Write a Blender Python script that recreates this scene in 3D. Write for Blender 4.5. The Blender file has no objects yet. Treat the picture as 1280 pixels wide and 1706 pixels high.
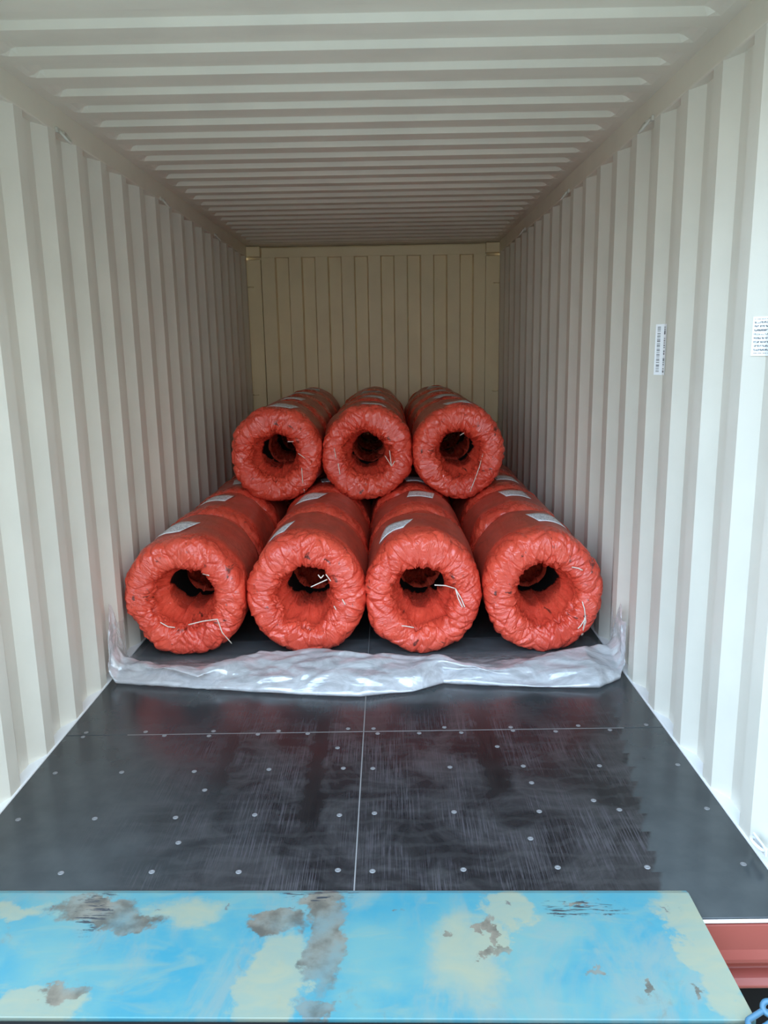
import bpy, bmesh, math, random
import numpy as np
from mathutils import Vector, Matrix

S = bpy.context.scene
C = S.collection
R_ = math.radians

# ------------------------------------------------------------------ camera
cam_d = bpy.data.cameras.new('camera'); cam = bpy.data.objects.new('camera', cam_d); C.objects.link(cam)
F_PX, TILT, ROLL, YAW = 1313.16, 0.20370, -0.017684, -0.0070386
cam_d.sensor_fit = 'HORIZONTAL'; cam_d.sensor_width = 36.0; cam_d.lens = F_PX / 1280 * 36.0
cam_d.clip_start = 0.05; cam_d.clip_end = 200
fw = Vector((math.sin(YAW)*math.cos(TILT), math.cos(YAW)*math.cos(TILT), -math.sin(TILT)))
rt = Vector((math.cos(YAW), -math.sin(YAW), 0)); up = rt.cross(fw)
rt2 = rt*math.cos(ROLL) + up*math.sin(ROLL); up2 = -rt*math.sin(ROLL) + up*math.cos(ROLL)
m = Matrix((rt2, up2, -fw)).transposed().to_4x4()
m.translation = Vector((0.11455, -1.78882, 1.46102))
cam.matrix_world = m
S.camera = cam

# ------------------------------------------------------------------ light and exposure
W = bpy.data.worlds.new('overcast_sky'); S.world = W; W.use_nodes = True
wn = W.node_tree.nodes; wl = W.node_tree.links; wn.clear()
wo = wn.new('ShaderNodeOutputWorld'); bg = wn.new('ShaderNodeBackground')
tc = wn.new('ShaderNodeTexCoord'); cr = wn.new('ShaderNodeValToRGB')
dt = wn.new('ShaderNodeVectorMath'); dt.operation = 'DOT_PRODUCT'
dt.inputs[1].default_value = Vector((-.22, -.45, .86)).normalized()      # brightest part of the overcast sky
cr.color_ramp.elements[0].position = 0.0; cr.color_ramp.elements[0].color = (0.20, 0.19, 0.16, 1)
e_ = cr.color_ramp.elements.new(.50); e_.color = (0.46, 0.49, 0.49, 1)
cr.color_ramp.elements[-1].position = 1.0; cr.color_ramp.elements[-1].color = (0.73, 1.07, 1.52, 1)
wl.new(tc.outputs['Generated'], dt.inputs[0]); wl.new(dt.outputs['Value'], cr.inputs[0])
wl.new(cr.outputs[0], bg.inputs[0]); bg.inputs[1].default_value = 3.3
wl.new(bg.outputs[0], wo.inputs[0])
S.view_settings.view_transform = 'Standard'; S.view_settings.look = 'None'
S.view_settings.gamma = 1; S.view_settings.use_curve_mapping = False
S.view_settings.exposure = 0.85
S.cycles.max_bounces = 16; S.cycles.diffuse_bounces = 12; S.cycles.glossy_bounces = 6
S.cycles.transparent_max_bounces = 24

# ------------------------------------------------------------------ node helpers
def newmat(name):
    mt = bpy.data.materials.new(name); mt.use_nodes = True
    nt = mt.node_tree; b = nt.nodes['Principled BSDF']
    return mt, nt, b
def N(nt, kind, **kw):
    n = nt.nodes.new(kind)
    for k, v in kw.items():
        if k in n.inputs: n.inputs[k].default_value = v
        else: setattr(n, k, v)
    return n
def L(nt, a, b): nt.links.new(a, b)
def setin(nt, sock, v):
    if isinstance(v, bpy.types.NodeSocket): nt.links.new(v, sock)
    else: sock.default_value = v
def math_(nt, op, a, b=None, clamp=False):
    n = nt.nodes.new('ShaderNodeMath'); n.operation = op; n.use_clamp = clamp
    setin(nt, n.inputs[0], a)
    if b is not None: setin(nt, n.inputs[1], b)
    return n.outputs[0]
def mix_(nt, f, a, b):
    n = nt.nodes.new('ShaderNodeMix'); n.data_type = 'RGBA'
    setin(nt, n.inputs[0], f); setin(nt, n.inputs[6], a); setin(nt, n.inputs[7], b)
    return n.outputs[2]
def ramp_(nt, f, p0, p1, a=0.0, b=1.0):
    n = nt.nodes.new('ShaderNodeMapRange'); n.interpolation_type = 'SMOOTHSTEP'
    setin(nt, n.inputs[0], f); n.inputs[1].default_value = p0; n.inputs[2].default_value = p1
    n.inputs[3].default_value = a; n.inputs[4].default_value = b
    return n.outputs[0]
def noise_(nt, vec, scale, detail=4, rough=.55, dist=0.0):
    n = N(nt, 'ShaderNodeTexNoise', Scale=scale, Detail=detail, Roughness=rough, Distortion=dist)
    if vec is not None: nt.links.new(vec, n.inputs['Vector'])
    return n.outputs['Fac']
def mapping_(nt, vec, scale=(1,1,1), loc=(0,0,0), rot=(0,0,0)):
    n = nt.nodes.new('ShaderNodeMapping'); nt.links.new(vec, n.inputs[0])
    n.inputs['Scale'].default_value = scale; n.inputs['Location'].default_value = loc; n.inputs['Rotation'].default_value = rot
    return n.outputs[0]
def bump_(nt, b, h, strength, dist=.01):
    n = N(nt, 'ShaderNodeBump', Strength=strength, Distance=dist)
    nt.links.new(h, n.inputs['Height']); nt.links.new(n.outputs[0], b.inputs['Normal'])
def objco(nt): return nt.nodes.new('ShaderNodeTexCoord').outputs['Object']
def uvco(nt): return nt.nodes.new('ShaderNodeTexCoord').outputs['UV']

# ------------------------------------------------------------------ materials
def mat_paint(name, col, rough=.45):
    mt, nt, b = newmat(name); co = objco(nt)
    n = noise_(nt, co, 3.0, 4)
    c2 = tuple(x*.93 for x in col[:3]) + (1,)
    L(nt, mix_(nt, ramp_(nt, n, .35, .7), col, c2), b.inputs['Base Color'])
    b.inputs['Roughness'].default_value = rough
    bump_(nt, b, noise_(nt, co, 9.0, 3), .12, .01)
    return mt
M_wall = mat_paint('container_white_paint', (0.72, 0.695, 0.60, 1))
M_roof = mat_paint('container_roof_paint', (0.73, 0.69, 0.57, 1))
M_back_warm = mat_paint('back_end_warm_light_paint', (0.85, 0.72, 0.45, 1))  # back end paint yellowed to stand in for warm bounced light
M_sillred = mat_paint('container_red_paint', (0.27, 0.058, 0.042, 1), .38)
M_edge = mat_paint('light_edge_paint', (0.78, 0.78, 0.76, 1), .4)
M_seam = mat_paint('joint_sealant', (0.20, 0.19, 0.18, 1), .6)
M_screw, _, b = newmat('zinc_screw'); b.inputs['Base Color'].default_value = (.21, .205, .20, 1); b.inputs['Metallic'].default_value = .2; b.inputs['Roughness'].default_value = .45
M_dark, _, b = newmat('black_steel_and_shade'); b.inputs['Base Color'].default_value = (.005, .0055, .006, 1); b.inputs['Roughness'].default_value = .8; b.inputs['Specular IOR Level'].default_value = .2  # near black, so the gap below the sill looks like deep shade
M_ring = mat_paint('lashing_ring_steel', (0.60, 0.58, 0.50, 1), .35)
M_tie, _, b = newmat('white_tie_string'); b.inputs['Base Color'].default_value = (.78, .68, .58, 1); b.inputs['Roughness'].default_value = .45
M_wire, _, b = newmat('dark_annealed_wire'); b.inputs['Base Color'].default_value = (.018, .016, .015, 1); b.inputs['Roughness'].default_value = .5; b.inputs['Metallic'].default_value = .3
M_chain = mat_paint('blue_chain_paint', (0.045, 0.13, 0.20, 1), .4)

def mat_floor():
    mt, nt, b = newmat('worn_black_plywood'); co = objco(nt)
    sp = nt.nodes.new('ShaderNodeSeparateXYZ'); L(nt, co, sp.inputs[0]); X, Y = sp.outputs[0], sp.outputs[1]
    # zig-zag right hand border of the worn area: a fresh strip is left along the wall
    saw = math_(nt, 'FRACT', math_(nt, 'MULTIPLY', Y, 10.5))
    edge = math_(nt, 'ADD', math_(nt, 'MULTIPLY', Y, .165), .80)
    edge = math_(nt, 'ADD', edge, math_(nt, 'MULTIPLY', saw, .028))
    edge = math_(nt, 'ADD', edge, math_(nt, 'MULTIPLY', noise_(nt, co, 14, 3), .03))
    mr = ramp_(nt, math_(nt, 'SUBTRACT', edge, X), -.004, .012)
    ml = ramp_(nt, math_(nt, 'ADD', X, math_(nt, 'MULTIPLY', noise_(nt, co, 3.5, 4), .5)), -.72, .02)
    fr = ramp_(nt, Y, 1.45, 1.0)
    worn = math_(nt, 'MULTIPLY', math_(nt, 'MULTIPLY', mr, ml), fr)
    # grain lines along the length
    g = noise_(nt, mapping_(nt, co, (300, 5.0, 1)), 1.0, 3, .6, .8)
    gl = math_(nt, 'MULTIPLY', ramp_(nt, g, .48, .60), ramp_(nt, noise_(nt, mapping_(nt, co, (5, 4, 1), (3, 1, 0)), 1.0, 4, .6), .40, .62))
    patch = ramp_(nt, noise_(nt, mapping_(nt, co, (5, 4, 1)), 1.0, 6, .65, .8), .34, .70)
    scal = N(nt, 'ShaderNodeTexWave', Scale=5.2, Distortion=5.0, Detail=3.0); scal.bands_direction = 'Y'; scal.inputs['Detail Scale'].default_value = 1.6
    L(nt, co, scal.inputs['Vector'])
    base = mix_(nt, ramp_(nt, noise_(nt, co, 6, 5), .3, .7), (.030, .036, .038, 1), (.045, .052, .053, 1))
    dk = mix_(nt, patch, (.012, .011, .0115, 1), (.042, .039, .038, 1))
    dk = mix_(nt, math_(nt, 'MULTIPLY', gl, .7), dk, (.072, .064, .068, 1))
    dk = mix_(nt, math_(nt, 'MULTIPLY', ramp_(nt, scal.outputs['Fac'], .6, .98), .10), dk, (.085, .085, .078, 1))
    # two rub tracks scored darker by fork wheels
    def track(cx, w, y0, y1):
        d = math_(nt, 'ABSOLUTE', math_(nt, 'SUBTRACT', math_(nt, 'ADD', X, math_(nt, 'MULTIPLY', noise_(nt, co, 12, 4), .10)), cx + .05))
        a = ramp_(nt, d, w, w*.35)
        return math_(nt, 'MULTIPLY', a, math_(nt, 'MULTIPLY', ramp_(nt, Y, y0-.06, y0+.06), ramp_(nt, Y, y1+.06, y1-.06)))
    tr = math_(nt, 'MAXIMUM', math_(nt, 'MAXIMUM', track(-.16, .05, .42, 1.2), track(.47, .06, .62, 1.25)), track(-.50, .035, .55, 1.1))
    dk = mix_(nt, math_(nt, 'MULTIPLY', tr, .8), dk, (.010, .009, .009, 1))
    col = mix_(nt, worn, base, dk)
    L(nt, col, b.inputs['Base Color'])
    rr = math_(nt, 'ADD', math_(nt, 'MULTIPLY', noise_(nt, co, 5, 5), .22), .09)
    L(nt, math_(nt, 'ADD', rr, math_(nt, 'MULTIPLY', worn, .02)), b.inputs['Roughness'])
    L(nt, math_(nt, 'SUBTRACT', .5, math_(nt, 'MULTIPLY', worn, .28)), b.inputs['Specular IOR Level'])
    h = math_(nt, 'ADD', math_(nt, 'MULTIPLY', math_(nt, 'MULTIPLY', g, worn), 1.0), math_(nt, 'MULTIPLY', noise_(nt, co, 6, 4), .8))
    bump_(nt, b, h, .16, .004)
    return mt
M_floor = mat_floor()

def mat_wrap(name, seed, bright=1.0):
    mt, nt, b = newmat(name); co = objco(nt)
    co = mapping_(nt, co, (1,1,1), (seed*3.1, seed*1.7, seed*.9))
    n1 = noise_(nt, co, 5, 5, .6)
    col = mix_(nt, ramp_(nt, n1, .3, .7), (.80*bright, .092*bright, .048*bright, 1), (.70*bright, .066*bright, .036*bright, 1))
    # film of dust and dark rub marks with shapes of their own
    n2 = noise_(nt, mapping_(nt, co, (14, 4, 14)), 1.0, 5, .65, 1.2)
    col = mix_(nt, ramp_(nt, n2, .62, .69, 0, .85), col, (.055, .018, .014, 1))
    at = nt.nodes.new('ShaderNodeAttribute'); at.attribute_name = 'skin'
    sp = nt.nodes.new('ShaderNodeSeparateXYZ'); L(nt, at.outputs['Vector'], sp.inputs[0])
    # the barrel film is rubbed and dusty, the gathered ends are clean
    n3 = noise_(nt, co, 9, 5, .65)
    dust = math_(nt, 'MULTIPLY', ramp_(nt, math_(nt, 'ADD', sp.outputs[2], math_(nt, 'MULTIPLY', n3, .10)), -.27, -.34), ramp_(nt, n3, .25, .7, .45, .8))
    col = mix_(nt, dust, col, (.36, .075, .046, 1))
    L(nt, col, b.inputs['Base Color'])
    L(nt, math_(nt, 'ADD', ramp_(nt, noise_(nt, co, 16, 3), .3, .7, .20, .32), math_(nt, 'MULTIPLY', dust, .2)), b.inputs['Roughness'])
    b.inputs['Specular IOR Level'].default_value = .8
    v = N(nt, 'ShaderNodeTexVoronoi', Scale=26.0); v.feature = 'DISTANCE_TO_EDGE'
    d = nt.nodes.new('ShaderNodeVectorMath'); d.operation = 'ADD'
    nz = N(nt, 'ShaderNodeTexNoise', Scale=9.0, Detail=3.0); L(nt, co, nz.inputs['Vector'])
    sc = nt.nodes.new('ShaderNodeVectorMath'); sc.operation = 'SCALE'; sc.inputs['Scale'].default_value = .12
    L(nt, nz.outputs['Color'], sc.inputs[0]); L(nt, co, d.inputs[0]); L(nt, sc.outputs[0], d.inputs[1]); L(nt, d.outputs[0], v.inputs['Vector'])
    pk = noise_(nt, mapping_(nt, at.outputs['Vector'], (4.2, 4.2, 8), (seed, 0, 0)), 1.0, 5, .58, 1.2)
    rid = math_(nt, 'SUBTRACT', 1.0, math_(nt, 'MULTIPLY', math_(nt, 'ABSOLUTE', math_(nt, 'SUBTRACT', pk, .5)), 8.0), True)
    fz = math_(nt, 'ADD', ramp_(nt, sp.outputs[2], -.36, -.26), .25)
    h = math_(nt, 'ADD', math_(nt, 'MULTIPLY', v.outputs['Distance'], .35), math_(nt, 'MULTIPLY', math_(nt, 'MULTIPLY', rid, fz), .55))
    bump_(nt, b, h, .42, .010)
    return mt
M_wraps = [mat_wrap('red_plastic_wrap', 1), mat_wrap('red_plastic_wrap_rubbed', 2), mat_wrap('red_plastic_wrap_creased', 3)]

def mat_print(name, rows, cell, paper, ink, dens=.47, mx=.06, my=.08, rot=False, barcode=False):
    """paper carrying rows of small illegible print"""
    mt, nt, b = newmat(name); uv = uvco(nt)
    sp = nt.nodes.new('ShaderNodeSeparateXYZ'); L(nt, uv, sp.inputs[0])
    U, V = (sp.outputs[1], sp.outputs[0]) if rot else (sp.outputs[0], sp.outputs[1])
    rowi = math_(nt, 'FLOOR', math_(nt, 'MULTIPLY', V, rows))
    rowf = math_(nt, 'FRACT', math_(nt, 'MULTIPLY', V, rows))
    inrow = math_(nt, 'MULTIPLY', math_(nt, 'GREATER_THAN', rowf, .28), math_(nt, 'LESS_THAN', rowf, .76))
    cb = nt.nodes.new('ShaderNodeCombineXYZ')
    L(nt, math_(nt, 'MULTIPLY', U, cell), cb.inputs[0])
    L(nt, math_(nt, 'ADD', math_(nt, 'MULTIPLY', rowi, 7.3), 0.0 if barcode else math_(nt, 'MULTIPLY', rowf, 1.6)), cb.inputs[1])
    g = noise_(nt, cb.outputs[0], 1.0, 2, .6)
    on = math_(nt, 'GREATER_THAN', g, dens)
    def win(v, lo, hi): return math_(nt, 'MULTIPLY', math_(nt, 'GREATER_THAN', v, lo), math_(nt, 'LESS_THAN', v, hi))
    mk = math_(nt, 'MULTIPLY', math_(nt, 'MULTIPLY', inrow, on), math_(nt, 'MULTIPLY', win(U, mx, 1-mx), win(V, my, 1-my)))
    L(nt, mix_(nt, math_(nt, 'MULTIPLY', mk, .85), paper, ink), b.inputs['Base Color'])
    b.inputs['Roughness'].default_value = .55
    return mt
M_label = mat_print('printed_paper_label', 8, 13, (.88, .89, .90, 1), (.22, .24, .30, 1), .50)
M_plate_text = mat_print('white_text_sticker', 10, 30, (.93, .95, .95, 1), (.06, .07, .07, 1), .47, .04, .06)
M_bar = mat_print('vertical_code_sticker', 2, 46, (.90, .92, .92, 1), (.05, .06, .07, 1), .50, .05, .1, rot=True, barcode=True)

def mat_poly():
    mt, nt, b = newmat('clear_polythene'); co = objco(nt)
    out = nt.nodes['Material Output']
    b.inputs['Base Color'].default_value = (.93, .95, .96, 1); b.inputs['Roughness'].default_value = .16
    b.inputs['Specular IOR Level'].default_value = .8
    tl = N(nt, 'ShaderNodeBsdfTranslucent', Color=(.80, .84, .86, 1))
    tr = N(nt, 'ShaderNodeBsdfTransparent', Color=(.97, .98, .99, 1))
    m1 = nt.nodes.new('ShaderNodeMixShader'); m1.inputs[0].default_value = .35
    L(nt, b.outputs[0], m1.inputs[1]); L(nt, tl.outputs[0], m1.inputs[2])
    at = nt.nodes.new('ShaderNodeAttribute'); at.attribute_name = 'film'
    n = noise_(nt, mapping_(nt, co, (7, 12, 12)), 1.0, 5, .6, 1.5)
    op = math_(nt, 'MULTIPLY', ramp_(nt, n, .3, .75, .62, 1.0), at.outputs['Fac'], True)
    gl = N(nt, 'ShaderNodeBsdfGlossy', Color=(.95, .97, 1, 1), Roughness=.12)
    m3 = nt.nodes.new('ShaderNodeMixShader'); m3.inputs[0].default_value = .14; L(nt, m1.outputs[0], m3.inputs[1]); L(nt, gl.outputs[0], m3.inputs[2]); m1 = m3
    m2 = nt.nodes.new('ShaderNodeMixShader'); L(nt, op, m2.inputs[0]); L(nt, tr.outputs[0], m2.inputs[1]); L(nt, m1.outputs[0], m2.inputs[2])
    L(nt, m2.outputs[0], out.inputs['Surface'])
    vv = N(nt, 'ShaderNodeTexVoronoi', Scale=1.0); vv.feature = 'F1'; L(nt, mapping_(nt, co, (6, 13, 13)), vv.inputs['Vector'])
    hh = math_(nt, 'ADD', math_(nt, 'MULTIPLY', noise_(nt, mapping_(nt, co, (6, 16, 16)), 1.0, 4, .5, 1.5), .6), math_(nt, 'MULTIPLY', vv.outputs['Distance'], .6))
    bump_(nt, b, hh, .45, .02); L(nt, b.inputs['Normal'].links[0].from_socket, gl.inputs['Normal']); L(nt, b.inputs['Normal'].links[0].from_socket, tl.inputs['Normal'])
    return mt
M_poly = mat_poly()

def mat_blue():
    mt, nt, b = newmat('worn_blue_plate_paint'); co = mapping_(nt, objco(nt), (1, 1, 1), (0, -.322, 0))
    sp = nt.nodes.new('ShaderNodeSeparateXYZ')
    nz = N(nt, 'ShaderNodeTexNoise', Scale=11.0, Detail=6.0, Roughness=.65); L(nt, co, nz.inputs['Vector'])
    s = nt.nodes.new('ShaderNodeVectorMath'); s.operation = 'MULTIPLY_ADD'
    L(nt, nz.outputs['Color'], s.inputs[0]); s.inputs[1].default_value = (.20, .17, 0); s.inputs[2].default_value = (-.10, -.085, 0)
    a = nt.nodes.new('ShaderNodeVectorMath'); a.operation = 'ADD'; L(nt, co, a.inputs[0]); L(nt, s.outputs[0], a.inputs[1])
    L(nt, a.outputs[0], sp.inputs[0]); X, Y = sp.outputs[0], sp.outputs[1]
    def blob(cx, cy, rx, ry, soft=.35):
        dx = math_(nt, 'DIVIDE', math_(nt, 'SUBTRACT', X, cx), rx); dy = math_(nt, 'DIVIDE', math_(nt, 'SUBTRACT', Y, cy), ry)
        d = math_(nt, 'ADD', math_(nt, 'MULTIPLY', dx, dx), math_(nt, 'MULTIPLY', dy, dy))
        return ramp_(nt, d, 1+soft, 1-soft)
    def union(bl):
        o = bl[0]
        for q in bl[1:]: o = math_(nt, 'MAXIMUM', o, q)
        return o
    n1 = noise_(nt, co, 3.2, 6, .65); n2 = noise_(nt, mapping_(nt, co, (6, 14, 1)), 1.0, 5, .6, 1.0)
    col = mix_(nt, ramp_(nt, n1, .32, .68), (0.033, 0.181, 0.227, 1), (0.094, 0.211, 0.202, 1))
    col = mix_(nt, ramp_(nt, n2, .48, .75, 0, .55), col, (0.165, 0.221, 0.172, 1))
    n5 = noise_(nt, mapping_(nt, co, (5, 2.2, 1), (7, 2, 0)), 1.0, 6, .7, .5)
    col = mix_(nt, ramp_(nt, n5, .48, .66, 0, .75), col, (.150, .205, .185, 1))
    n6 = noise_(nt, mapping_(nt, co, (11, 7, 1), (1, 5, 0)), 1.0, 6, .7, 1.0)
    col = mix_(nt, ramp_(nt, n6, .60, .74, 0, .55), col, (.130, .140, .110, 1))
    pale = union([blob(-.185, -.22, .075, .17), blob(.86, -.10, .055, .26), blob(.40, .03, .07, .07), blob(.35, -.08, .05, .06), blob(-.72, -.29, .12, .06), blob(.28, -.13, .08, .14, .9), blob(.86, .05, .07, .05, .8), blob(-.45, .02, .10, .05, .9), blob(-.90, .02, .10, .035, .6)])
    col = mix_(nt, math_(nt, 'MULTIPLY', pale, math_(nt, 'ADD', .35, math_(nt, 'MULTIPLY', n2, .9))), col, (0.226, 0.230, 0.155, 1))
    grey = union([blob(-.68, .03, .11, .045), blob(-.60, -.02, .09, .035), blob(-.20, -.01, .07, .04), blob(-.075, -.09, .052, .15), blob(-.08, .06, .05, .06), blob(-.66, -.25, .055, .028), blob(.345, -.055, .016, .05), blob(.325, -.122, .022, .016), blob(.37, -.115, .025, .02), blob(.255, -.062, .012, .012), blob(.58, .045, .035, .012), blob(.59, -.18, .02, .014), blob(.70, -.24, .012, .03), blob(-.06, -.29, .05, .03), blob(.79, -.25, .012, .02)])
    gn = mix_(nt, ramp_(nt, noise_(nt, co, 18, 5), .35, .7), (0.170, 0.140, 0.102, 1), (0.075, 0.064, 0.048, 1))
    col = mix_(nt, math_(nt, 'MULTIPLY', grey, ramp_(nt, noise_(nt, co, 9, 5), .25, .6, .45, .95)), col, gn)
    # black scraped streaks
    st = noise_(nt, mapping_(nt, co, (16, 130, 1)), 1.0, 4, .6, .6)
    sm = union([blob(-.69, .02, .06, .08), blob(-.10, .085, .10, .02), blob(.6, .03, .1, .03)])
    col = mix_(nt, math_(nt, 'MULTIPLY', ramp_(nt, st, .52, .60), sm), col, (.03, .035, .04, 1))
    ln = math_(nt, 'MULTIPLY', ramp_(nt, math_(nt, 'ABSOLUTE', math_(nt, 'SUBTRACT', math_(nt, 'ADD', Y, math_(nt, 'MULTIPLY', noise_(nt, co, 2, 1), .0)), .03)), .005, .001), ramp_(nt, noise_(nt, mapping_(nt, co, (14, 1, 1)), 1, 3), .56, .64))
    col = mix_(nt, ln, col, (.10, .09, .08, 1))
    L(nt, col, b.inputs['Base Color'])
    L(nt, ramp_(nt, n1, .3, .7, .38, .55), b.inputs['Roughness'])
    bump_(nt, b, n2, .1, .004)
    return mt
M_blue = mat_blue()
def mat_deck():
    mt, nt, b = newmat('worn_deck_steel'); co = objco(nt)
    L(nt, mix_(nt, ramp_(nt, noise_(nt, co, 5, 6, .65), .4, .62), (.46, .42, .35, 1), (.30, .43, .48, 1)), b.inputs['Base Color'])
    b.inputs['Roughness'].default_value = .6
    return mt
M_deck = mat_deck()
def mat_ground():
    mt, nt, b = newmat('yard_concrete'); co = objco(nt)
    L(nt, mix_(nt, noise_(nt, co, 2, 6, .6), (.28, .25, .20, 1), (.36, .32, .26, 1)), b.inputs['Base Color'])
    b.inputs['Roughness'].default_value = .85
    return mt
M_ground = mat_ground()

# ------------------------------------------------------------------ object helpers
def mesh_obj(name, verts, faces, mat, parent=None, smooth=False, uvs=None):
    me = bpy.data.meshes.new(name); me.from_pydata([tuple(v) for v in verts], [], faces); me.update()
    if uvs is not None:
        ul = me.uv_layers.new(name='UVMap')
        for lp in me.loops: ul.data[lp.index].uv = uvs[lp.vertex_index]
    if smooth: me.polygons.foreach_set('use_smooth', [True]*len(me.polygons))
    me.materials.append(mat)
    o = bpy.data.objects.new(name, me); C.objects.link(o)
    if parent: o.parent = parent
    return o
class MB:
    def __init__(s): s.v = []; s.f = []
    def add(s, v, f):
        o = len(s.v); s.v += [tuple(x) for x in v]; s.f += [tuple(i+o for i in q) for q in f]
    def box(s, x0, x1, y0, y1, z0, z1):
        s.add([(x0,y0,z0),(x1,y0,z0),(x1,y1,z0),(x0,y1,z0),(x0,y0,z1),(x1,y0,z1),(x1,y1,z1),(x0,y1,z1)],
              [(3,2,1,0),(4,5,6,7),(0,1,5,4),(1,2,6,5),(2,3,7,6),(3,0,4,7)])
    def prism(s, poly, axis, a0, a1):
        """closed polygon extruded along an axis; poly gives the other two coordinates in order"""
        n = len(poly)
        def P(p, a): return {'x': (a, p[0], p[1]), 'y': (p[0], a, p[1]), 'z': (p[0], p[1], a)}[axis]
        s.add([P(p, a0) for p in poly] + [P(p, a1) for p in poly],
              [tuple(range(n))[::-1], tuple(range(n, 2*n))] + [(i, (i+1) % n, n+(i+1) % n, n+i) for i in range(n)])
    def tube(s, pts, r, seg=8, closed=False):
        pts = [Vector(p) for p in pts]; n = len(pts); rings = []
        prev = None
        for i, p in enumerate(pts):
            if closed: t = pts[(i+1) % n] - pts[i-1]
            else: t = pts[min(i+1, n-1)] - pts[max(i-1, 0)]
            t.normalize()
            if prev is None:
                a = t.orthogonal().normalized()
            else:
                a = (prev - t*prev.dot(t)).normalized()
            prev = a; bb = t.cross(a)
            rr = r[i] if isinstance(r, (list, tuple)) else r
            rings.append([p + (a*math.cos(q)+bb*math.sin(q))*rr for q in [2*math.pi*k/seg for k in range(seg)]])
        v = [q for ring in rings for q in ring]; f = []
        for i in range(n if closed else n-1):
            j = (i+1) % n
            for k in range(seg):
                f.append((i*seg+k, i*seg+(k+1) % seg, j*seg+(k+1) % seg, j*seg+k))
        if not closed:
            f.append(tuple(range(seg))[::-1]); f.append(tuple(range((n-1)*seg, n*seg)))
        s.add(v, f)
    def build(s, name, mat, parent=None, smooth=False):
        return mesh_obj(name, s.v, s.f, mat, parent, smooth)
def bevel(o, w, seg=2):
    md = o.modifiers.new('edge', 'BEVEL'); md.width = w; md.segments = seg; md.limit_method = 'ANGLE'; md.angle_limit = R_(40)
    return o
def solid(o, t, off):
    md = o.modifiers.new('sheet', 'SOLIDIFY'); md.thickness = t; md.offset = off; return o
def struct(o): o['kind'] = 'structure'; return o
def thing(name, label, cat, loc=(0,0,0), rz=0, group=None):
    o = bpy.data.objects.new(name, None); C.objects.link(o); o.location = loc; o.rotation_euler = (0,0,rz); o.empty_display_size = .1
    o['label'] = label; o['category'] = cat
    if group: o['group'] = group
    return o
def tag(o, label, cat, group=None):
    o['label'] = label; o['category'] = cat
    if group: o['group'] = group
    return o

# ------------------------------------------------------------------ container shell
XI, XO = 1.175, 1.211            # inner and outer faces of the side corrugation
HC, LEN = 2.417, 5.90
PITCH, PH = 0.2862, 0.610        # pitch of the side walls, near edge of an inner flat
FL, WB = .072, .0711
def wall_profile(y0, y1):
    pts = []; k = math.floor((y0-PH)/PITCH) - 1
    while True:
        a = PH + k*PITCH
        for dy, x in ((-WB, XO), (0, XI), (FL, XI), (FL+WB, XO)): pts.append((a+dy, x))
        k += 1
        if a > y1 + PITCH: break
    def at(y):
        for (ya, xa), (yb, xb) in zip(pts, pts[1:]):
            if ya <= y <= yb: return xa + (xb-xa)*(y-ya)/max(1e-9, yb-ya)
    res = [(y0, at(y0))] + [p for p in pts if y0 < p[0] < y1] + [(y1, at(y1))]
    return res, at
WP, wall_x = wall_profile(.06, LEN)
for side, sg in (('left', -1), ('right', 1)):
    v = []; f = []; zs = (0.0, 2.322); n = len(WP)
    for z in zs: v += [(sg*x, y, z) for y, x in WP]
    for i in range(n-1):
        q = (i, i+1, n+i+1, n+i)
        f.append(q if sg < 0 else q[::-1])
    w = struct(mesh_obj('wall_'+side, v, f, M_wall)); solid(w, .002, -1); bevel(w, .006, 2)
    # top side rail and floor ledge
    mb = MB(); xs = sorted((sg*(XI-.002), sg*(XO+.02))); mb.box(xs[0], xs[1], .0, LEN+.05, 2.320, HC+.03)
    bevel(mb.build('top_rail', M_roof, w), .006, 2)
    mb = MB(); xs = sorted((sg*(XI-.006), sg*(XO+.02))); mb.box(xs[0], xs[1], .0, LEN+.05, -.16, .006)
    bevel(mb.build('bottom_rail', M_edge, w), .004, 2)
# ceiling: die-stamped corrugations across the roof
def ceiling():
    P, PH0 = .209, .808; D = .022
    prof = []                                   # (y, 1 = raised, 0 = low)
    k = -4
    while PH0 + k*P < LEN + .3:
        a = PH0 + k*P                           # a = middle of the slope that faces the door
        prof += [(a-.0085, 1), (a+.0085, 0), (a+.0885, 0), (a+.1055, 1)]
        k += 1
    prof = [p for p in prof if .12 < p[0] < LEN-.10]
    prof = [(.05, 0), (prof[0][0]-.02, 0)] + prof + [(prof[-1][0]+.02, 0), (LEN+.05, 0)]
    xs = [-XO, -1.128, -1.105, -1.085, -1.07, 1.07, 1.085, 1.105, 1.128, XO]; am = [0, 0, .25, .8, 1, 1, .8, .25, 0, 0]
    v = [(x, y, HC + D*r*a) for x, a in zip(xs, am) for y, r in prof]; n = len(prof); f = []
    for j in range(len(xs)-1):
        for i in range(n-1): f.append((j*n+i, j*n+i+1, (j+1)*n+i+1, (j+1)*n+i))
    o = struct(mesh_obj('ceiling', v, f, M_roof)); solid(o, .002, -1); bevel(o, .004, 2)
ceiling()
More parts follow.
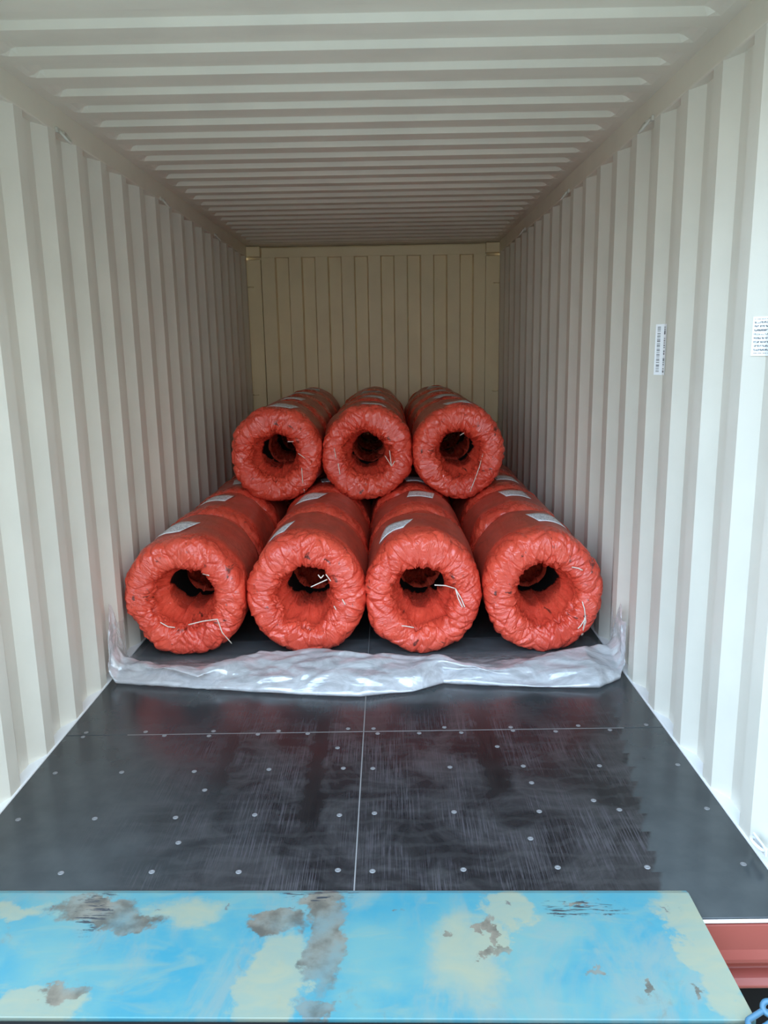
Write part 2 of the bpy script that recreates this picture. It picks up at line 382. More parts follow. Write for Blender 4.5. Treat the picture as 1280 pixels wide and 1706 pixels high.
# back wall
def back():
    D = .045; P = .2474; pts = [(-1.047, LEN)]
    x = -1.047 + .124
    lvl = [0, 1]; cur = 0
    xs = [-.917+.1236*i for i in range(16)]
    for i, xx in enumerate(xs):
        a, b_ = (LEN, LEN+D) if cur == 0 else (LEN+D, LEN)
        pts += [(xx-.006, a), (xx+.006, b_)]; cur = 1-cur
    pts += [(1.05, pts[-1][1])]
    v = []; f = []; n = len(pts)
    for z in (0, 2.316): v += [(x, y, z) for x, y in pts]
    for i in range(n-1): f.append((i, i+1, n+i+1, n+i))
    o = struct(mesh_obj('wall_back', v, f, M_back_warm)); solid(o, .002, 1); bevel(o, .003, 1)
    mb = MB(); mb.box(-1.047, 1.05, LEN-.004, LEN+.06, 2.314, HC-.012); bevel(mb.build('top_header', M_back_warm, o), .006)
    mb = MB(); mb.box(-XO-.02, XO+.02, LEN+.05, LEN+.07, -.16, HC+.03); mb.build('leak_blocker', M_back_warm, o)  # unseen sheet added behind the back wall to stop light leaks
    mb = MB(); mb.box(-1.047, 1.05, LEN-.003, LEN+.06, -.02, .05); mb.build('bottom_header', M_back_warm, o)
back()
nt_ = 0
def trim(mb, mat, bv=.005):
    global nt_; nt_ += 1
    o = struct(mb.build('trim_%d' % nt_, mat)); bevel(o, bv); return o
for sg in (-1, 1):                               # corner posts at the closed end, casting above each
    mb = MB(); a, b_ = sorted((sg*1.052, sg*1.225)); mb.prism([(a, LEN-.012), (b_, LEN-.012), (b_, LEN+.04), (a, LEN+.04)], 'z', 0, 2.30)
    t = trim(mb, M_back_warm)
    mb = MB(); mb.box(a-.004, b_+.004, LEN-.055, LEN+.04, 2.322, HC-.004); bevel(mb.build('corner_casting', M_back_warm, t), .008)
    for z in (.75, 1.05, 2.05):                  # little lashing bars welded between post and side
        mb = MB(); mb.tube([(sg*1.185, LEN-.022, z), (sg*1.125, LEN-.022, z)], .006); mb.build('lashing_bar', M_back_warm, t, True)
for sg in (-1, 1):                               # door-end corner posts
    mb = MB(); a, b_ = sorted((sg*(XI-.01), sg*(XO+.05))); mb.box(a, b_, -.02, .10, -.2, HC+.03); trim(mb, M_wall)
mb = MB(); mb.box(-XO-.05, XO+.05, -.02, .09, 2.30, HC+.05); trim(mb, M_wall)   # door header
# floor of plywood panels
mb = MB()
seam = [0.055, 1.052, 3.47, LEN]
for (xa, xb) in ((-XI+.004, -.0015), (.0015, XI-.004)):
    for ya, yb in zip(seam, seam[1:]): mb.box(xa, xb, ya+.0015 if ya > .1 else ya-.05, yb-.0015, -.028, 0)
floor = struct(mb.build('floor', M_floor)); bevel(floor, .0012, 1)
mb = MB(); mb.box(-.002, .002, .01, LEN-.01, -.02, .0004)
for y in seam[1:3]: mb.box(-XI+.25, XI-.16, y-.0015, y+.0015, -.02, .0004)
mb.build('seam_filler', M_seam, floor)
def screw_mesh():
    mb = MB(); n = 14
    prof = [(.0090, .0002), (.0086, .0012), (.0050, .0014), (.0038, .0004)]
    v = [(r*math.cos(2*math.pi*k/n), r*math.sin(2*math.pi*k/n), z) for r, z in prof for k in range(n)]
    f = [(j*n+k, j*n+(k+1) % n, (j+1)*n+(k+1) % n, (j+1)*n+k) for j in range(3) for k in range(n)] + [tuple(range(3*n, 4*n))]
    mb.add(v, f); return mb
rnd = random.Random(5)
spots = [(x, y) for y in (.215, .493, .776, 1.072) for x in (-1.10, -.853, -.59, -.327, -.057, .043, .31, .579, .842, 1.115)]
spots += [(x, 1.036) for x in (-1.10, -.77, -.595, -.414, -.215, .054, .219, .386, .578, .75, .948)]
spots += [(-.543, .359), (-.532, .644), (.527, .354), (.51, .914), (.776, .553), (-.10, .93), (.582, .66)]
s0 = None
for x, y in spots:
    if s0 is None: s0 = screw_mesh().build('screw', M_screw, floor, True); o = s0
    else: o = s0.copy(); C.objects.link(o)
    o.parent = floor; o.location = (x+rnd.uniform(-.008, .008), y+rnd.uniform(-.006, .006), 0)
# red rear sill below the floor edge, white edging strip on top
mb = MB(); mb.prism([(0.05, -.012), (-.006, -.012), (-.008, -.085), (-.016, -.108), (-.016, -.120), (.022, -.128), (.024, -.165), (-.002, -.176), (-.014, -.192), (-.012, -.200), (.05, -.200)], 'x', -XO-.03, XO+.03)
sill = trim(mb, M_sillred, .003)
mb = MB(); mb.box(-XI-.02, XI+.02, -.0085, .0, -.006, .0008); bevel(mb.build('edging_strip', M_edge, sill), .002)
# yard
mb = MB(); mb.box(-40, 40, -40, 40, -1.55, -1.35); struct(mb.build('ground', M_ground))
# trailer under the container, added black to stand in for shade below the sill
tr = thing('trailer_chassis', 'added black trailer chassis standing in for the shade beneath the red container sill', 'trailer', (0, 3, -1.35))
mb = MB(); mb.box(-1.2, 1.2, -2.90, -2.76, .35, 1.118); bevel(mb.build('shade_beam', M_dark, tr), .01)  # added beam, fills the view below the sill with shade-like black
for s_ in (-1, 1):
    mb = MB(); mb.box(s_*.5-.06, s_*.5+.06, -2.755, 3.2, .80, 1.118); bevel(mb.build('side_rail', M_dark, tr), .008)
    for yy in (1.2, 2.3):
        mb = MB(); n = 32; mb.prism([(yy+.48*math.cos(2*math.pi*k/n), .48+.48*math.sin(2*math.pi*k/n)) for k in range(n)], 'x', s_*1.05-.13, s_*1.05+.13)
        bevel(mb.build('wheel', M_dark, tr), .03)
    mb = MB(); mb.box(s_*.9-.05, s_*.9+.05, -2.88, -2.78, 0, .348); mb.build('support_leg', M_dark, tr)
mb = MB(); mb.box(-1.2, 1.2, -2.92, 3.0, 1.12, 1.148); mb.build('shade_deck', M_dark, tr)  # added underfloor that keeps the space beneath the container dark

# ------------------------------------------------------------------ loading ramp
rp = thing('dock_leveller', 'loading ramp with worn blue steel lip laid on the black container floor', 'loading ramp', (0, -.322, 0), -.019)
lip = MB(); lip.prism([(.004, .004), (.41, .002), (.435, .004), (.435, .0125), (.415, .020), (.004, .022)], 'x', -1.06, .893)
o = lip.build('lip_plate', M_blue, rp); bevel(o, .002, 2); o['label'] = 'sky blue steel lip with worn grey patches'
mb = MB(); mb.tube([(-1.06, -.006, .010), (.88, -.006, .010)], .008, 10); mb.build('hinge_rod', M_dark, rp, True)
mb = MB(); mb.box(-1.20, 1.20, -2.6, -.015, -.012, .020); o = mb.build('deck_plate', M_deck, rp); bevel(o, .004); o['label'] = 'beige worn steel deck'
for s_ in (-1, 1):
    mb = MB(); mb.box(s_*1.15-.05, s_*1.15+.05, -2.6, -.06, -.20, -.0122); mb.build('deck_beam', M_dark, rp)
    for yy in (-2.5, -.18):
        mb = MB(); mb.box(s_*1.1-.05, s_*1.1+.05, yy-.05, yy+.05, -1.35, -.20); mb.build('support_leg', M_dark, rp)
# blue chain lying on the deck corner
ch = thing('safety_chain', 'light blue chain lying on the ramp deck beside the blue lip', 'chain', (.932, -.408, .0142))
def link_pts(a, b_, w, n=22):
    a = Vector(a); b_ = Vector(b_); d = (b_-a); l = d.length; d.normalize()
    return a, b_, d, l
for k, (p, rz, rx) in enumerate([((-.035, .065, .014), .5, .25), ((.01, .075, .026), -.55, 1.05), ((.052, .045, .014), -.75, .2), ((.085, .005, .024), -.9, 1.15), ((.012, .02, .013), 1.9, .35), ((.12, -.03, .014), -.8, .2)]):
    mb = MB(); hl, hw = .020, .013
    pts = []
    for i in range(24):
        a = 2*math.pi*i/24
        pts.append(Vector((math.cos(a)*hw + (hl if math.cos(a) > 0 else -hl), math.sin(a)*hw, 0)))
    rot = Matrix.Rotation(rz, 3, 'Z') @ Matrix.Rotation(rx, 3, 'X')
    mb.tube([rot @ q + Vector(p) for q in pts], .0065, 8, True)
    mb.build('chain_link', M_chain, ch, True)

# ------------------------------------------------------------------ lashing rings
def ring(x, y, z, sg, label):
    t = thing('lashing_ring', label, 'lashing ring', (x, y, z), 0, 'lashing rings along the top rails')
    mb = MB(); pts = []
    for i in range(13):
        a = math.pi*i/12
        pts.append((-sg*(.008+.030*math.sin(a)), .034*math.cos(a), -.040*math.sin(a)+.006))
    mb.tube(pts, .006, 8); mb.build('ring_bar', M_ring, t, True)
    for yy in (-.034, .034):
        mb = MB(); mb.box(-.008 if sg > 0 else -.002, .002 if sg > 0 else .008, yy-.012, yy+.012, -.004, .016)
        bevel(mb.build('weld_foot', M_ring, t), .002)
nm = ['nearest the doors', 'second from the doors', 'third from the doors', 'deepest inside']
for i, y in enumerate((1.583, 3.035, 4.49)):
    for sg, sd in ((-1, 'left'), (1, 'right')):
        ring(sg*(XI-.004), y, 2.322, sg, 'small steel lashing ring on the %s top rail, %s' % (sd, nm[i]))
t = thing('floor_lashing_ring', 'white lashing ring low on the right wall above the floor edge', 'lashing ring', (XI-.006, .245, .045))
mb = MB(); mb.tube([(-.006-.02*math.sin(math.pi*i/10), .03*math.cos(math.pi*i/10), .012*math.sin(math.pi*i/10)) for i in range(11)], .005); mb.build('ring_bar', M_edge, t, True)
mb = MB(); mb.box(-.006, .001, -.042, .042, -.012, .012); bevel(mb.build('weld_foot', M_edge, t), .002)

# ------------------------------------------------------------------ stickers on the right wall
def sticker(name, y0, y1, z0, z1, mat, label, cat, tilt=0):
    ks = [p[0] for p in WP if y1 < p[0] < y0]
    ys = [y0] + ks[::-1] + [y1]
    v = []; uv = []
    arc = [0]
    for a, b_ in zip(ys, ys[1:]): arc.append(arc[-1]+math.hypot(b_-a, wall_x(b_)-wall_x(a)))
    for z, vv in ((z0, 0), (z1, 1)):
        for y, s_ in zip(ys, arc):
            v.append((wall_x(y)-.003, y, z + tilt*(y0-y))); uv.append((s_/arc[-1], vv))
    n = len(ys); f = [(i, i+1, n+i+1, n+i) for i in range(n-1)]
    o = mesh_obj(name, v, f, mat, None, False, uv); solid(o, .0006, 0)
    return tag(o, label, cat)
sticker('code_sticker', 1.437, 1.372, 1.341, 1.539, M_bar, 'narrow upright white code sticker on the right wall, deeper than the text sticker', 'sticker')
sticker('text_sticker', .582, .44, 1.423, 1.535, M_plate_text, 'wide white sticker with rows of black print on the near right wall', 'sticker')

# ------------------------------------------------------------------ wire coils in red plastic
RX, RZ = .285, .300            # half width, half height
RI, CL = .142, .640
BEND = .100
def wrapd(a): return (a+math.pi) % (2*math.pi) - math.pi
def coil_profile(nout, nface, ntun, nback):
    """(r, y, q = run along the skin measured from the inner lip, face weight, inner weight)"""
    rows = []
    mid = (1+RI/RX)/2; half = (1-RI/RX)/2       # in units of RX
    for i in range(nout): rows.append(('o', 1.0, CL-BEND - (CL-2*BEND)*i/nout))
    for i in range(nface+1):
        t = math.pi*i/nface; c, s_ = math.cos(t), math.sin(t)
        r = mid + half*math.copysign(abs(c)**.80, c); rows.append(('f', r, BEND*(1-abs(s_)**.62), t))
    for i in range(1, ntun+1): rows.append(('t', RI/RX, BEND + (CL-2*BEND)*i/ntun))
    for i in range(1, nback):
        t = math.pi*i/nback; c, s_ = -math.cos(t), math.sin(t)
        rows.append(('b', mid + half*math.copysign(abs(c)**.80, c), CL-BEND*(1-abs(s_)**.62), math.pi-t))
    return rows
def face_y(r):
    """depth of the front face at radius r (metres)"""
    mid = (RX+RI)/2; half = (RX-RI)/2
    c = max(-1, min(1, (r-mid)/half)); c = math.copysign(abs(c)**(1/.8), c); s_ = math.sqrt(max(0, 1-c*c))
    return BEND*(1-s_**.62)
def coil_mesh(name, seed, NT, nout, nface, ntun, nback, gathers, hole, mat):
    rg = np.random.default_rng(seed)
    rows = coil_profile(nout, nface, ntun, nback); NS = len(rows)
    th = np.linspace(0, 2*math.pi, NT, endpoint=False)
    r0 = np.array([q[1] for q in rows])*RX; y0 = np.array([q[2] for q in rows])
    dq = np.hypot(np.diff(r0), np.diff(y0)); q = np.concatenate([[0], np.cumsum(dq)])
    iface = [i for i, a in enumerate(rows) if a[0] == 'f']; ilip = iface[-1]
    q = q - q[ilip]                              # 0 at the inner lip, negative out over the face
    wf = np.array([{'o': .0, 'f': 1., 't': .0, 'b': 0.}[a[0]] for a in rows])
    wface = np.exp(-np.maximum(0, -q-.30)/.05)*np.where(q > 0, np.exp(-q/.10), 1)   # creased zone
    wface[[i for i, a in enumerate(rows) if a[0] == 'b']] = .5
    wface[[i for i, a in enumerate(rows) if a[0] == 'o' and a[2] > CL-.17]] = .4
    win = np.array([{'o': 0., 't': 1.}.get(a[0], None) if a[0] in 'ot' else (1-math.cos(a[3]))/2 for a in rows])
    T, Q = np.meshgrid(th, q, indexing='ij')
    D = np.zeros_like(T)
    # slack lumps
    for k in range(16):
        n = rg.integers(2, 9); D += .0022*np.sin(n*T+rg.uniform(0, 6.3)+rg.uniform(-9, 9)*Q)*(1/np.sqrt(n/3))
    Wf = np.broadcast_to(wface, T.shape)
    # tight panels of film between creases
    cth = rg.uniform(-math.pi, math.pi, 120); cq = rg.uniform(-.34, .12, 120)
    f1 = np.full(T.shape, 9.); f2 = np.full(T.shape, 9.)
    for a, b_ in zip(cth, cq):
        d = np.hypot(wrapd(T-a)*.22*1.15 + .6*math.sin(a*7)*(Q-b_), (Q-b_)*.62)
        f2 = np.where(d < f1, f1, np.minimum(f2, d)); f1 = np.minimum(f1, d)
    D += Wf*np.minimum(.0095, (f2-f1)*.36) - Wf*.0035
    # long radial creases running out from the lip
    for k in range(130):
        t0 = rg.uniform(-math.pi, math.pi); q0 = rg.uniform(-.20, .02); ln = rg.uniform(.04, .13); sl = rg.normal(0, .6)
        w = rg.uniform(.0018, .0050); am = rg.uniform(.002, .0068)*rg.choice([-1, 1], p=[.4, .6])
        du = wrapd(T-t0)*.21 - sl*(Q-q0)
        D += am*np.exp(-np.abs(du)/w)*np.exp(-((Q-q0)/ln)**2)
    # gathers where the ties pull the film together
    for (ga, gq) in gathers:
        du = wrapd(T-ga)*.19; dv = Q-gq; rho = np.hypot(du, dv); phi = np.arctan2(dv, du)
        n = rg.integers(7, 12); ph = rg.uniform(0, 6.3)
        st = np.abs(np.sin(n*.5*phi + ph + .6*np.sin(2*phi+ph)))
        D += .016*(st-.5)*np.exp(-rho/.06)*np.clip(rho/.012, 0, 1) - .026*np.exp(-(rho/.020)**2)
    # lengthwise pleats down the bore
    Wi = np.broadcast_to(win, T.shape)
    pl = np.zeros_like(th)
    for k in range(9):
        t0 = rg.uniform(-math.pi, math.pi); pl += rg.uniform(.006, .018)*np.exp(-np.abs(wrapd(th-t0))/rg.uniform(.05, .12))
    D += Wi*np.clip(Q/.06, 0, 1)*pl[:, None]
    # few dull wrinkles on the outer barrel
    for k in range(26):
        t0 = rg.uniform(-math.pi, math.pi); q0 = rg.uniform(-.8, -.25); sl = rg.normal(0, .9)
        du = wrapd(T-t0)*.29 - sl*(Q-q0)
        D += rg.uniform(-.003, .003)*np.exp(-np.abs(du)/.008)*np.exp(-((Q-q0)/.10)**2)
    # hole outline
    hc = np.array(hole + hole[:1]); ha = np.linspace(0, 2*math.pi, len(hole)+1)
    hm = np.interp(th, ha, hc)
    k_ = np.exp(-np.linspace(-2, 2, 2*(NT//40)+1)**2); k_ /= k_.sum()
    hm = np.convolve(np.concatenate([hm[-60:], hm, hm[:60]]), k_, 'same')[60:-60]
    Rr = r0[None, :]*(1 + Wi*(hm[:, None]-1)*(1 - .8*np.clip((Q-.02)/.08, 0, 1)))*(1 - .24*np.clip(Q/.10, 0, 1)*Wi)
    tuck = .11 + .22*np.clip(-np.sin(T)*1.2+.25*np.sin(3*T+seed), 0, 1) + .008*np.sin(5*T+2*seed) + .006*np.sin(11*T+seed)     # ragged end of the film inside the bore
    Rr = Rr + np.where(Wi > .9, np.clip((Q-tuck)/.03, 0, 1)*.055*np.clip((.43-Q)/.02, 0, 1), 0)
    # push along the surface normal of the plain body
    ty = np.gradient(y0); tr_ = np.gradient(r0); ll = np.hypot(ty, tr_)+1e-9
    nr = -ty/ll; ny = tr_/ll                     # outward of the wrapped body
    # normal points away from the body section centre
    mid = (RX+RI)/2
    sgn = np.sign(nr*(r0-mid) + ny*(y0-CL/2)); sgn[sgn == 0] = 1
    nr *= sgn; ny *= sgn
    film = Wi*np.clip((Q-.05)/.04, 0, 1)*(Q < tuck)
    Rr = Rr + D*nr[None, :]; Rr = np.where(film > .5, np.minimum(Rr, .1135), Rr); Yy = y0[None, :] + D*ny[None, :]
    X = Rr*np.cos(T); Z = Rr*np.sin(T)*(RZ/RX) + RZ
    outer = Wi < .3
    X = np.where(outer, np.clip(X, -RX-.004, RX+.004), X)
    Z = np.where(Z < .0045, .0045 + (Z-.0045)*.05, Z); Z = np.maximum(Z, .002)
    Z = np.where(outer, np.minimum(Z, 2*RZ+.004), Z)
    Yy = np.clip(Yy, -.004, CL-.006)
    me = bpy.data.meshes.new(name)
    V = np.stack([X, Yy, Z], -1).reshape(-1, 3)
    idx = np.arange(NT*NS).reshape(NT, NS)
    a = idx; b_ = np.roll(idx, -1, 0); c = np.roll(b_, -1, 1); d = np.roll(idx, -1, 1)
    Fq = np.stack([a, d, c, b_], -1).reshape(-1, 4)
    me.from_pydata(V.tolist(), [], Fq.tolist()); me.update()
    me.polygons.foreach_set('use_smooth', [True]*len(me.polygons)); me.materials.append(mat)
    ak = me.attributes.new('skin', 'FLOAT_VECTOR', 'POINT')
    ak.data.foreach_set('vector', np.stack([np.cos(T), np.sin(T), Q], -1).ravel().astype(np.float32))
    # parametric surface lookup, for things stuck to it
    grid = np.stack([X, Yy, Z], -1)
    return me, (th, grid, nout)
def paper(parent, surf, ang, yc, w, l, rot, seed):
    """label stuck on the barrel: ang from the top, positive to the right"""
    th, grid, nout = surf; NT = len(th); v = []; uv = []; nx, ny = 8, 6
    rr = random.Random(seed)
    for j in range(ny+1):
        for i in range(nx+1):
            a = (i/nx-.5)*w; c = (j/ny-.5)*l
            u = a*math.cos(rot)-c*math.sin(rot); y = a*math.sin(rot)+c*math.cos(rot)+yc
            t = (math.pi/2 - ang - u/RX) % (2*math.pi)
            i0 = int(round(t/(2*math.pi)*NT)) % NT
            best = 0
            for di in (-2, -1, 0, 1, 2):
                row = grid[(i0+di) % NT]
                k = int(np.argmin(np.abs(row[:nout, 1]-y)))
                rad = math.hypot(row[k, 0]*RZ/RX, row[k, 2]-RZ)
                best = max(best, rad)
            rad = max(best, RZ-.006) + .0025
            v.append((rad*math.cos(t)*RX/RZ, y, RZ + rad*math.sin(t))); uv.append((i/nx, j/ny))
    f = [(j*(nx+1)+i, j*(nx+1)+i+1, (j+1)*(nx+1)+i+1, (j+1)*(nx+1)+i) for j in range(ny) for i in range(nx)]
    o = mesh_obj('paper_label', v, f, M_label, parent, True, uv); solid(o, .0006, 1)
    o['label'] = 'white printed paper label'
    return o
def tie(parent, pts, r=.0028):
    """pale tie string; pts are local (x, z[, lift]) on the front face"""
    P = []
    for p in pts:
        rad = math.hypot(p[0], (p[1]-RZ)*RX/RZ); y = face_y(rad) if rad > RI+.004 else face_y(RI+.004)*.35
        P.append(Vector((p[0], min(y, .05) - (p[2] if len(p) > 2 else .010), p[1])))
    # subdivide
    Q = []
    for a, b_ in zip(P, P[1:]):
        for k in range(6): Q.append(a.lerp(b_, k/6))
    Q.append(P[-1])
    mb = MB(); mb.tube(Q, r, 7); return mb.build('tie_string', M_tie, parent, True)
def ga(degs, q=-.028): return [(wrapd(R_(d)), q + .03*math.sin(d*1.7)) for d in degs]

BX = [-.880, -.2945, .2715, .8475]          # bottom columns
TX = [-.592, -.0185, .556]                   # top columns, each in the valley between two below
Y0 = 1.815
front = {
 0: dict(g=ga([-31, 178, 203, 150, 62, 272]), hole=[1.0, 1.02, .98, .92, .95, 1.12, 1.18, 1.15, 1.05, 1.0, 1.05, 1.02]),
 1: dict(g=ga([48, 100, 202, -18, 262, 150, 75]), hole=[.90, .95, .98, .88, .92, 1.0, 1.05, 1.02, 1.08, 1.1, 1.05, .92]),
 2: dict(g=ga([12, 58, 102, 140, 190, 262, 312]), hole=[.98, .95, .92, .86, .92, 1.0, 1.02, 1.05, 1.12, 1.1, 1.08, 1.02]),
 3: dict(g=ga([-30, 12, 42, 95, 150, 205, 268, 298]), hole=[1.08, 1.02, .95, .92, .95, .92, .94, 1.0, 1.08, 1.1, 1.08, 1.1]),
 4: dict(g=ga([30, 215, 160, 265, -35, 95]), hole=[.98, .95, .92, .90, .95, 1.02, 1.08, 1.06, 1.02, 1.0, 1.0, 1.0]),
 5: dict(g=ga([5, 40, 170, 195, 265, 110, -50]), hole=[1.0, .95, .92, .95, 1.0, 1.04, 1.06, 1.0, .98, 1.0, 1.02, 1.0]),
 6: dict(g=ga([20, 60, 120, 165, 200, 260, 300]), hole=[.98, .95, .90, .90, .92, .95, .98, 1.0, 1.05, 1.08, 1.05, 1.0]),
}
fm = {}
for k, d in front.items():
    fm[k] = coil_mesh('wrapper', 11+k, 460, 24, 76, 24, 16, d['g'], d['hole'], M_wraps[k % 3])
var = []
for k in range(3):
    rr = random.Random(40+k)
    var.append(coil_mesh('wrapper', 60+k, 180, 18, 32, 12, 20, ga([rr.uniform(0, 360) for _ in range(6)]), [rr.uniform(.9, 1.08) for _ in range(12)], M_wraps[k]))
colname_b = ['along the left wall', 'second from the left wall', 'third from the left wall', 'along the right wall']
colname_t = ['left', 'middle', 'right']
rowname = ['front', 'second', 'third', 'fourth', 'fifth', 'rearmost']
def coil(mesh, surf, x, y, z, label, group, rz=0):
    t = thing('wire_coil', label, 'wire coil', (x, y, z), rz, group)
    o = bpy.data.objects.new('wrapper', mesh); C.objects.link(o); o.parent = t
    o = bpy.data.objects.new('wire_bore', BORE); C.objects.link(o); o.parent = t; o['label'] = 'dark bare wire inside the hole'
    return t
def bore_mesh():
    mb = MB(); n = 64; ys = np.linspace(.21, CL-.095, 80); v = []; f = []
    for i, y in enumerate(ys):
        r = .1175 + (.003 if i % 2 else 0) + (.0 if 0 < i < 79 else .012)
        v += [((r+.002*math.sin(7*2*math.pi*k/n+i*.9))*math.cos(2*math.pi*k/n), y, RZ + (r+.002*math.sin(7*2*math.pi*k/n+i*.9))*math.sin(2*math.pi*k/n)*1.03) for k in range(n)]
    for i in range(len(ys)-1):
        for k in range(n): f.append((i*n+k, i*n+(k+1) % n, (i+1)*n+(k+1) % n, (i+1)*n+k))
    o = mesh_obj('wire_bore', v, f, M_wire, None, True); me = o.data; bpy.data.objects.remove(o); return me
BORE = bore_mesh()
# labels stuck on each coil: (angle from the top in degrees, distance from the front, turn in degrees)
lab_b = {(0,0): (-17, .30, -18), (1,0): (-34, .26, -12), (2,0): (-27, .29, -16), (3,0): (14, .36, 10),
         (0,1): (-6, .38, -5), (1,1): (-13, .42, -14), (2,1): (6, .43, -6), (3,1): (4, .40, 6), (3,2): (8, .34, 5)}
lab_t = {(0,0): (8, .22, -10), (0,1): (4, .24, -4), (0,2): (2, .28, -14), (0,3): (4, .30, 4),
         (1,0): (8, .24, 6), (1,1): (6, .30, 8), (1,2): (0, .36, -6), (2,0): (0, .20, 6), (2,1): (-4, .22, 12), (2,2): (-8, .26, -5), (2,3): (0, .32, -12)}
extra_b = ['tie low beside its hole', 'tie crossing its dark hole', 'tie reaching into its hole', 'tie hanging beside its hole']
for c, x in enumerate(BX):
    for r in range(6):
        y = Y0 + r*CL + [.0, .012, .0, -.01][c]
        mesh, surf = fm[c] if r == 0 else var[(c+r) % 3]
        if r == 0: lb = 'red wrapped coil, front bottom one %s, %s' % (colname_b[c], extra_b[c])
        else: lb = 'red plastic wrapped coil, %s back in the bottom row %s' % (rowname[r], colname_b[c]) if r < 5 else 'red plastic wrapped coil, rearmost of the bottom row %s' % colname_b[c]
        t = coil(mesh, surf, x + (0 if r == 0 else [.004, -.004, .003][(c+r) % 3]), y, .004, lb, 'wrapped wire coils in the bottom layer')
        if (c, r) in lab_b:
            a, yy, ro = lab_b[(c, r)]; paper(t, surf, R_(a), yy, .152, .20, R_(ro), c*7+r)
        elif r < 3: paper(t, surf, R_(5), .34, .152, .20, R_(8), c*7+r)
        if r == 0:
            ox = x
            for pts in {0: [[(-.859, .183, .03), (-.79, .197, .022), (-.72, .206)], [(-.72, .206), (-.70, .14, .012), (-.666, .068, .02)], [(-.785, .423), (-.747, .423)], [(-.60-.40, .19), (-.965, .165), (-.93, .163)]],
                        1: [[(-.266, .358, .03), (-.188, .390, .016)], [(-.194, .414), (-.15, .34, .012), (-.104, .267, .014)], [(-.231, .412), (-.218, .396, .014), (-.204, .410)], [(-.16, .255), (-.15, .235, .012)]],
                        2: [[(.323, .362, .03), (.375, .356, .022), (.424, .334)], [(.424, .334), (.45, .29, .010), (.467, .249, .012)], [(.424, .334), (.436, .29, .012), (.456, .248, .012)], [(.164, .158), (.19, .152), (.224, .143)], [(.19, .435), (.23, .455), (.25, .465)]],
                        3: [[(1.025, .269), (1.035, .235, .012), (1.040, .201)], [(1.040, .201), (1.044, .17, .012), (1.044, .087, .014)], [(1.038, .19), (1.036, .14, .012), (1.034, .090, .014)], [(1.040, .185), (1.02, .15, .012), (1.007, .136, .012)], [(.97, .44), (1.0, .435), (1.02, .425)]]}[c]:
                tie(t, [(p[0]-ox, p[1]-.004) + tuple(p[2:]) for p in pts])
TZ = .519
for c, x in enumerate(TX):
    for r in range(4):
        y = 3.085 + r*CL
        mesh, surf = fm[4+c] if r == 0 else var[(c+2*r) % 3]
        if r == 0: lb = 'red plastic wrapped coil with open hole, front of the top layer, %s one' % colname_t[c]
        else: lb = 'red plastic wrapped wire coil, %s of the %s column in the top layer' % (['', 'second back', 'third back', 'rearmost'][r], colname_t[c])
        dx = 0 if r == 0 else [[.004, .006, .006], [.0, .0, .0], [-.004, -.008, -.008]][c][r-1]
        t = coil(mesh, surf, x+dx, y, TZ+.004, lb, 'wrapped wire coils in the top layer')
        if (c, r) in lab_t:
            a, yy, ro = lab_t[(c, r)]; paper(t, surf, R_(a), yy, .152, .20, R_(ro), 90+c*7+r)
        if r == 0:
            for pts in {0: [[(-.429, .746), (-.425, .665, .012), (-.421, .582, .014)], [(-.448, .835), (-.405, .805)], [(-.511, .909), (-.474, .909)]],
                        1: [[(.092, .812, .012), (.132, .745)], [(.132, .745), (.153, .778)], [(.132, .745), (.121, .844)], [(-.221, .864), (-.212, .802)], [(-.202, .765), (-.154, .764)], [(-.20, .765), (-.19, .70, .014)]],
                        2: [[(.705, .810), (.681, .727, .012), (.65, .65, .012), (.621, .579, .016)], [(.56, .93), (.585, .945)]]}[c]:
                tie(t, [(p[0]-x, p[1]-TZ-.004) + tuple(p[2:]) for p in pts], .0025)

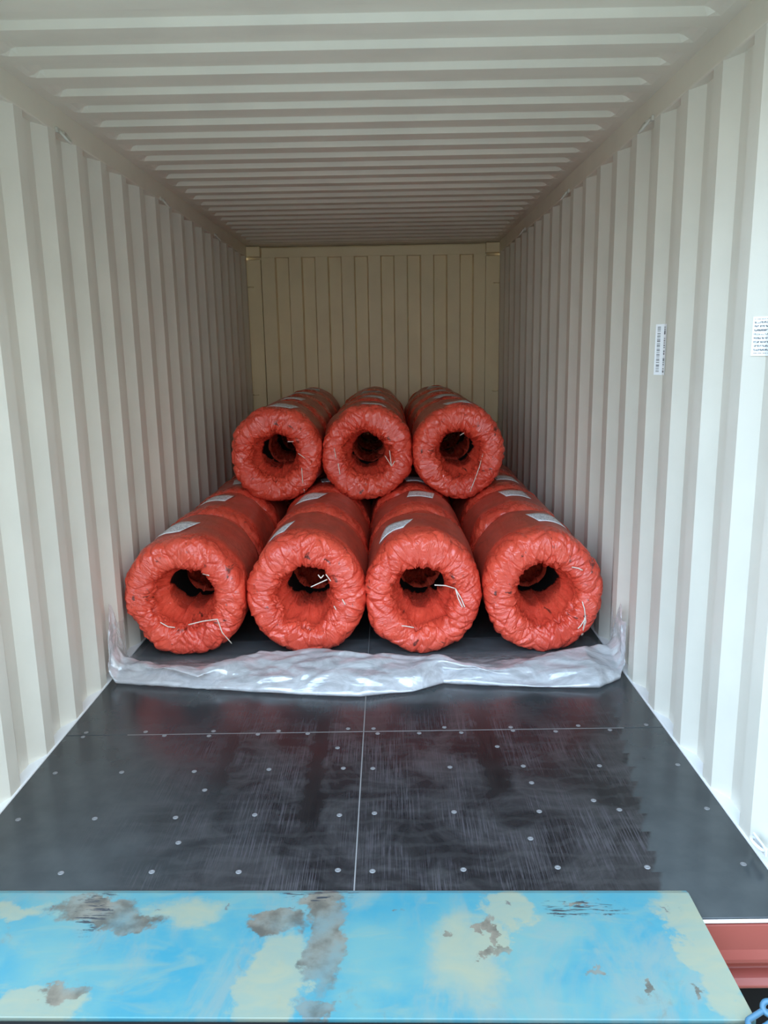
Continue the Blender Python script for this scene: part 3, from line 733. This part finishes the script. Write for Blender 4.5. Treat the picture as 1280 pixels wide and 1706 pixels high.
# ------------------------------------------------------------------ clear plastic sheet in front of the coils
def sheet():
    from mathutils import noise
    fx = [-1.30, -1.165, -.824, -.283, -.024, .20, .343, .42, .499, .75, 1.013, 1.183, 1.30]
    fy = [1.56, 1.525, 1.463, 1.372, 1.345, 1.39, 1.468, 1.455, 1.442, 1.415, 1.40, 1.53, 1.56]
    tx = [-1.30, -1.087, -.95, -.745, -.505, -.20, -.03, .349, .53, .80, 1.0, 1.091, 1.30]
    ty = [1.66, 1.645, 1.56, 1.49, 1.640, 1.63, 1.60, 1.55, 1.49, 1.57, 1.64, 1.70, 1.70]
    th = [.10, .085, .07, .075, .10, .11, .10, .095, .075, .085, .10, .085, .10]
    NU, us = 420, np.linspace(-1.42, 1.42, 420)
    v = []; film = []; NV = 0
    for u in us:
        side = max(0, abs(u)-1.13); sg = 1 if u > 0 else -1
        xx = float(np.clip(u, -1.13, 1.13)) ; yf = float(np.interp(u, fx, fy)); yt = float(np.interp(u, tx, ty)); zt = float(np.interp(u, tx, th))
        # section: under the front coils, rise over the fold, down the front, tucked back under
        sec = [(2.05, .0030), (1.95, .0032), (1.87, .0035), (1.80, .005), (max(yt+.11, 1.74), .012), (yt+.05, zt*.62), (yt+.015, zt*.93), (yt-.01, zt), (yt-.045, zt*.93),
               (yf+.06, zt*.62), (yf+.018, zt*.30), (yf, .018), (yf+.008, .006), (yf+.05, .003), (yf+.11, .003)]
        # resample smoothly
        P = np.array(sec); d = np.concatenate([[0], np.cumsum(np.hypot(*np.diff(P, axis=0).T))])
        d /= d[-1]; s = np.concatenate([np.linspace(0, d[3], 8, endpoint=False), np.linspace(d[3], 1, 56)])
        yy = np.interp(s, d, P[:, 0]); zz = np.interp(s, d, P[:, 1]); NV = len(s)
        for j in range(NV):
            y, z = yy[j], zz[j]; x = xx
            w = min(1, max(0, (z-.004)/.03)); w2 = w
            p = Vector((u*2.6, y*5.5, z*5.5))
            n1 = noise.ridged_multi_fractal(p*1.1, .9, 2.1, 4, 1.0, 2.0, noise_basis='PERLIN_ORIGINAL') - .9
            n2 = noise.noise(Vector((u*6, y*9, z*9)))
            n3 = noise.noise(Vector((u*3.3+5, s[j]*2, 4)))
            dd = noise.voronoi(Vector((u*4.2+.5*n2, y*9, z*9)))[0]; n4 = min(.6, dd[1]-dd[0]) - .22
            y2 = y + w*(.012*n1 + .010*n2 - .030*n4)
            z2 = z + w*(.012*n1 + .012*n2 + .024*n4 + .022*n3*min(1, z/.05))
            if side > 0:                          # climbs the side wall
                lift = side*(.78 + .30*noise.noise(Vector((y*7, sg*3, 1))))
                k = min(1, side/.05)
                x = xx + sg*(.028*k) + .008*n2*sg*0
                z2 = z2 + lift*(1 if z > .004 or True else 0)
                top = max(0, side-.18)
                y2 = 1.60 + (y2-1.60)*max(.55, 1-side*1.5) + .02*noise.noise(Vector((side*20, y*9, sg)))
                y2 = max(1.46, min(1.78, y2)) if side > .03 else min(y2, 2.05-(side/.03)*.27)
                x = sg*min(XI-.006-.010*abs(n2), abs(x + sg*.0) + .015*abs(n1)*k)
            v.append((x, y2, max(.0022, z2)))
            f_ = .16 if z < .004 and y > 1.78 else (.16 + .70*min(1, max(0, (1.86-y)/.22)))
            film.append(min(.86, f_) if y > yt+.06 else .86)
    f = [(i*NV+j, i*NV+j+1, (i+1)*NV+j+1, (i+1)*NV+j) for i in range(NU-1) for j in range(NV-1)]
    o = mesh_obj('plastic_sheet', v, f, M_poly, None, True)
    at = o.data.attributes.new('film', 'FLOAT', 'POINT'); at.data.foreach_set('value', film)
    tag(o, 'crumpled clear plastic sheet rolled on the floor in front of the bottom coils', 'plastic sheet')
sheet()
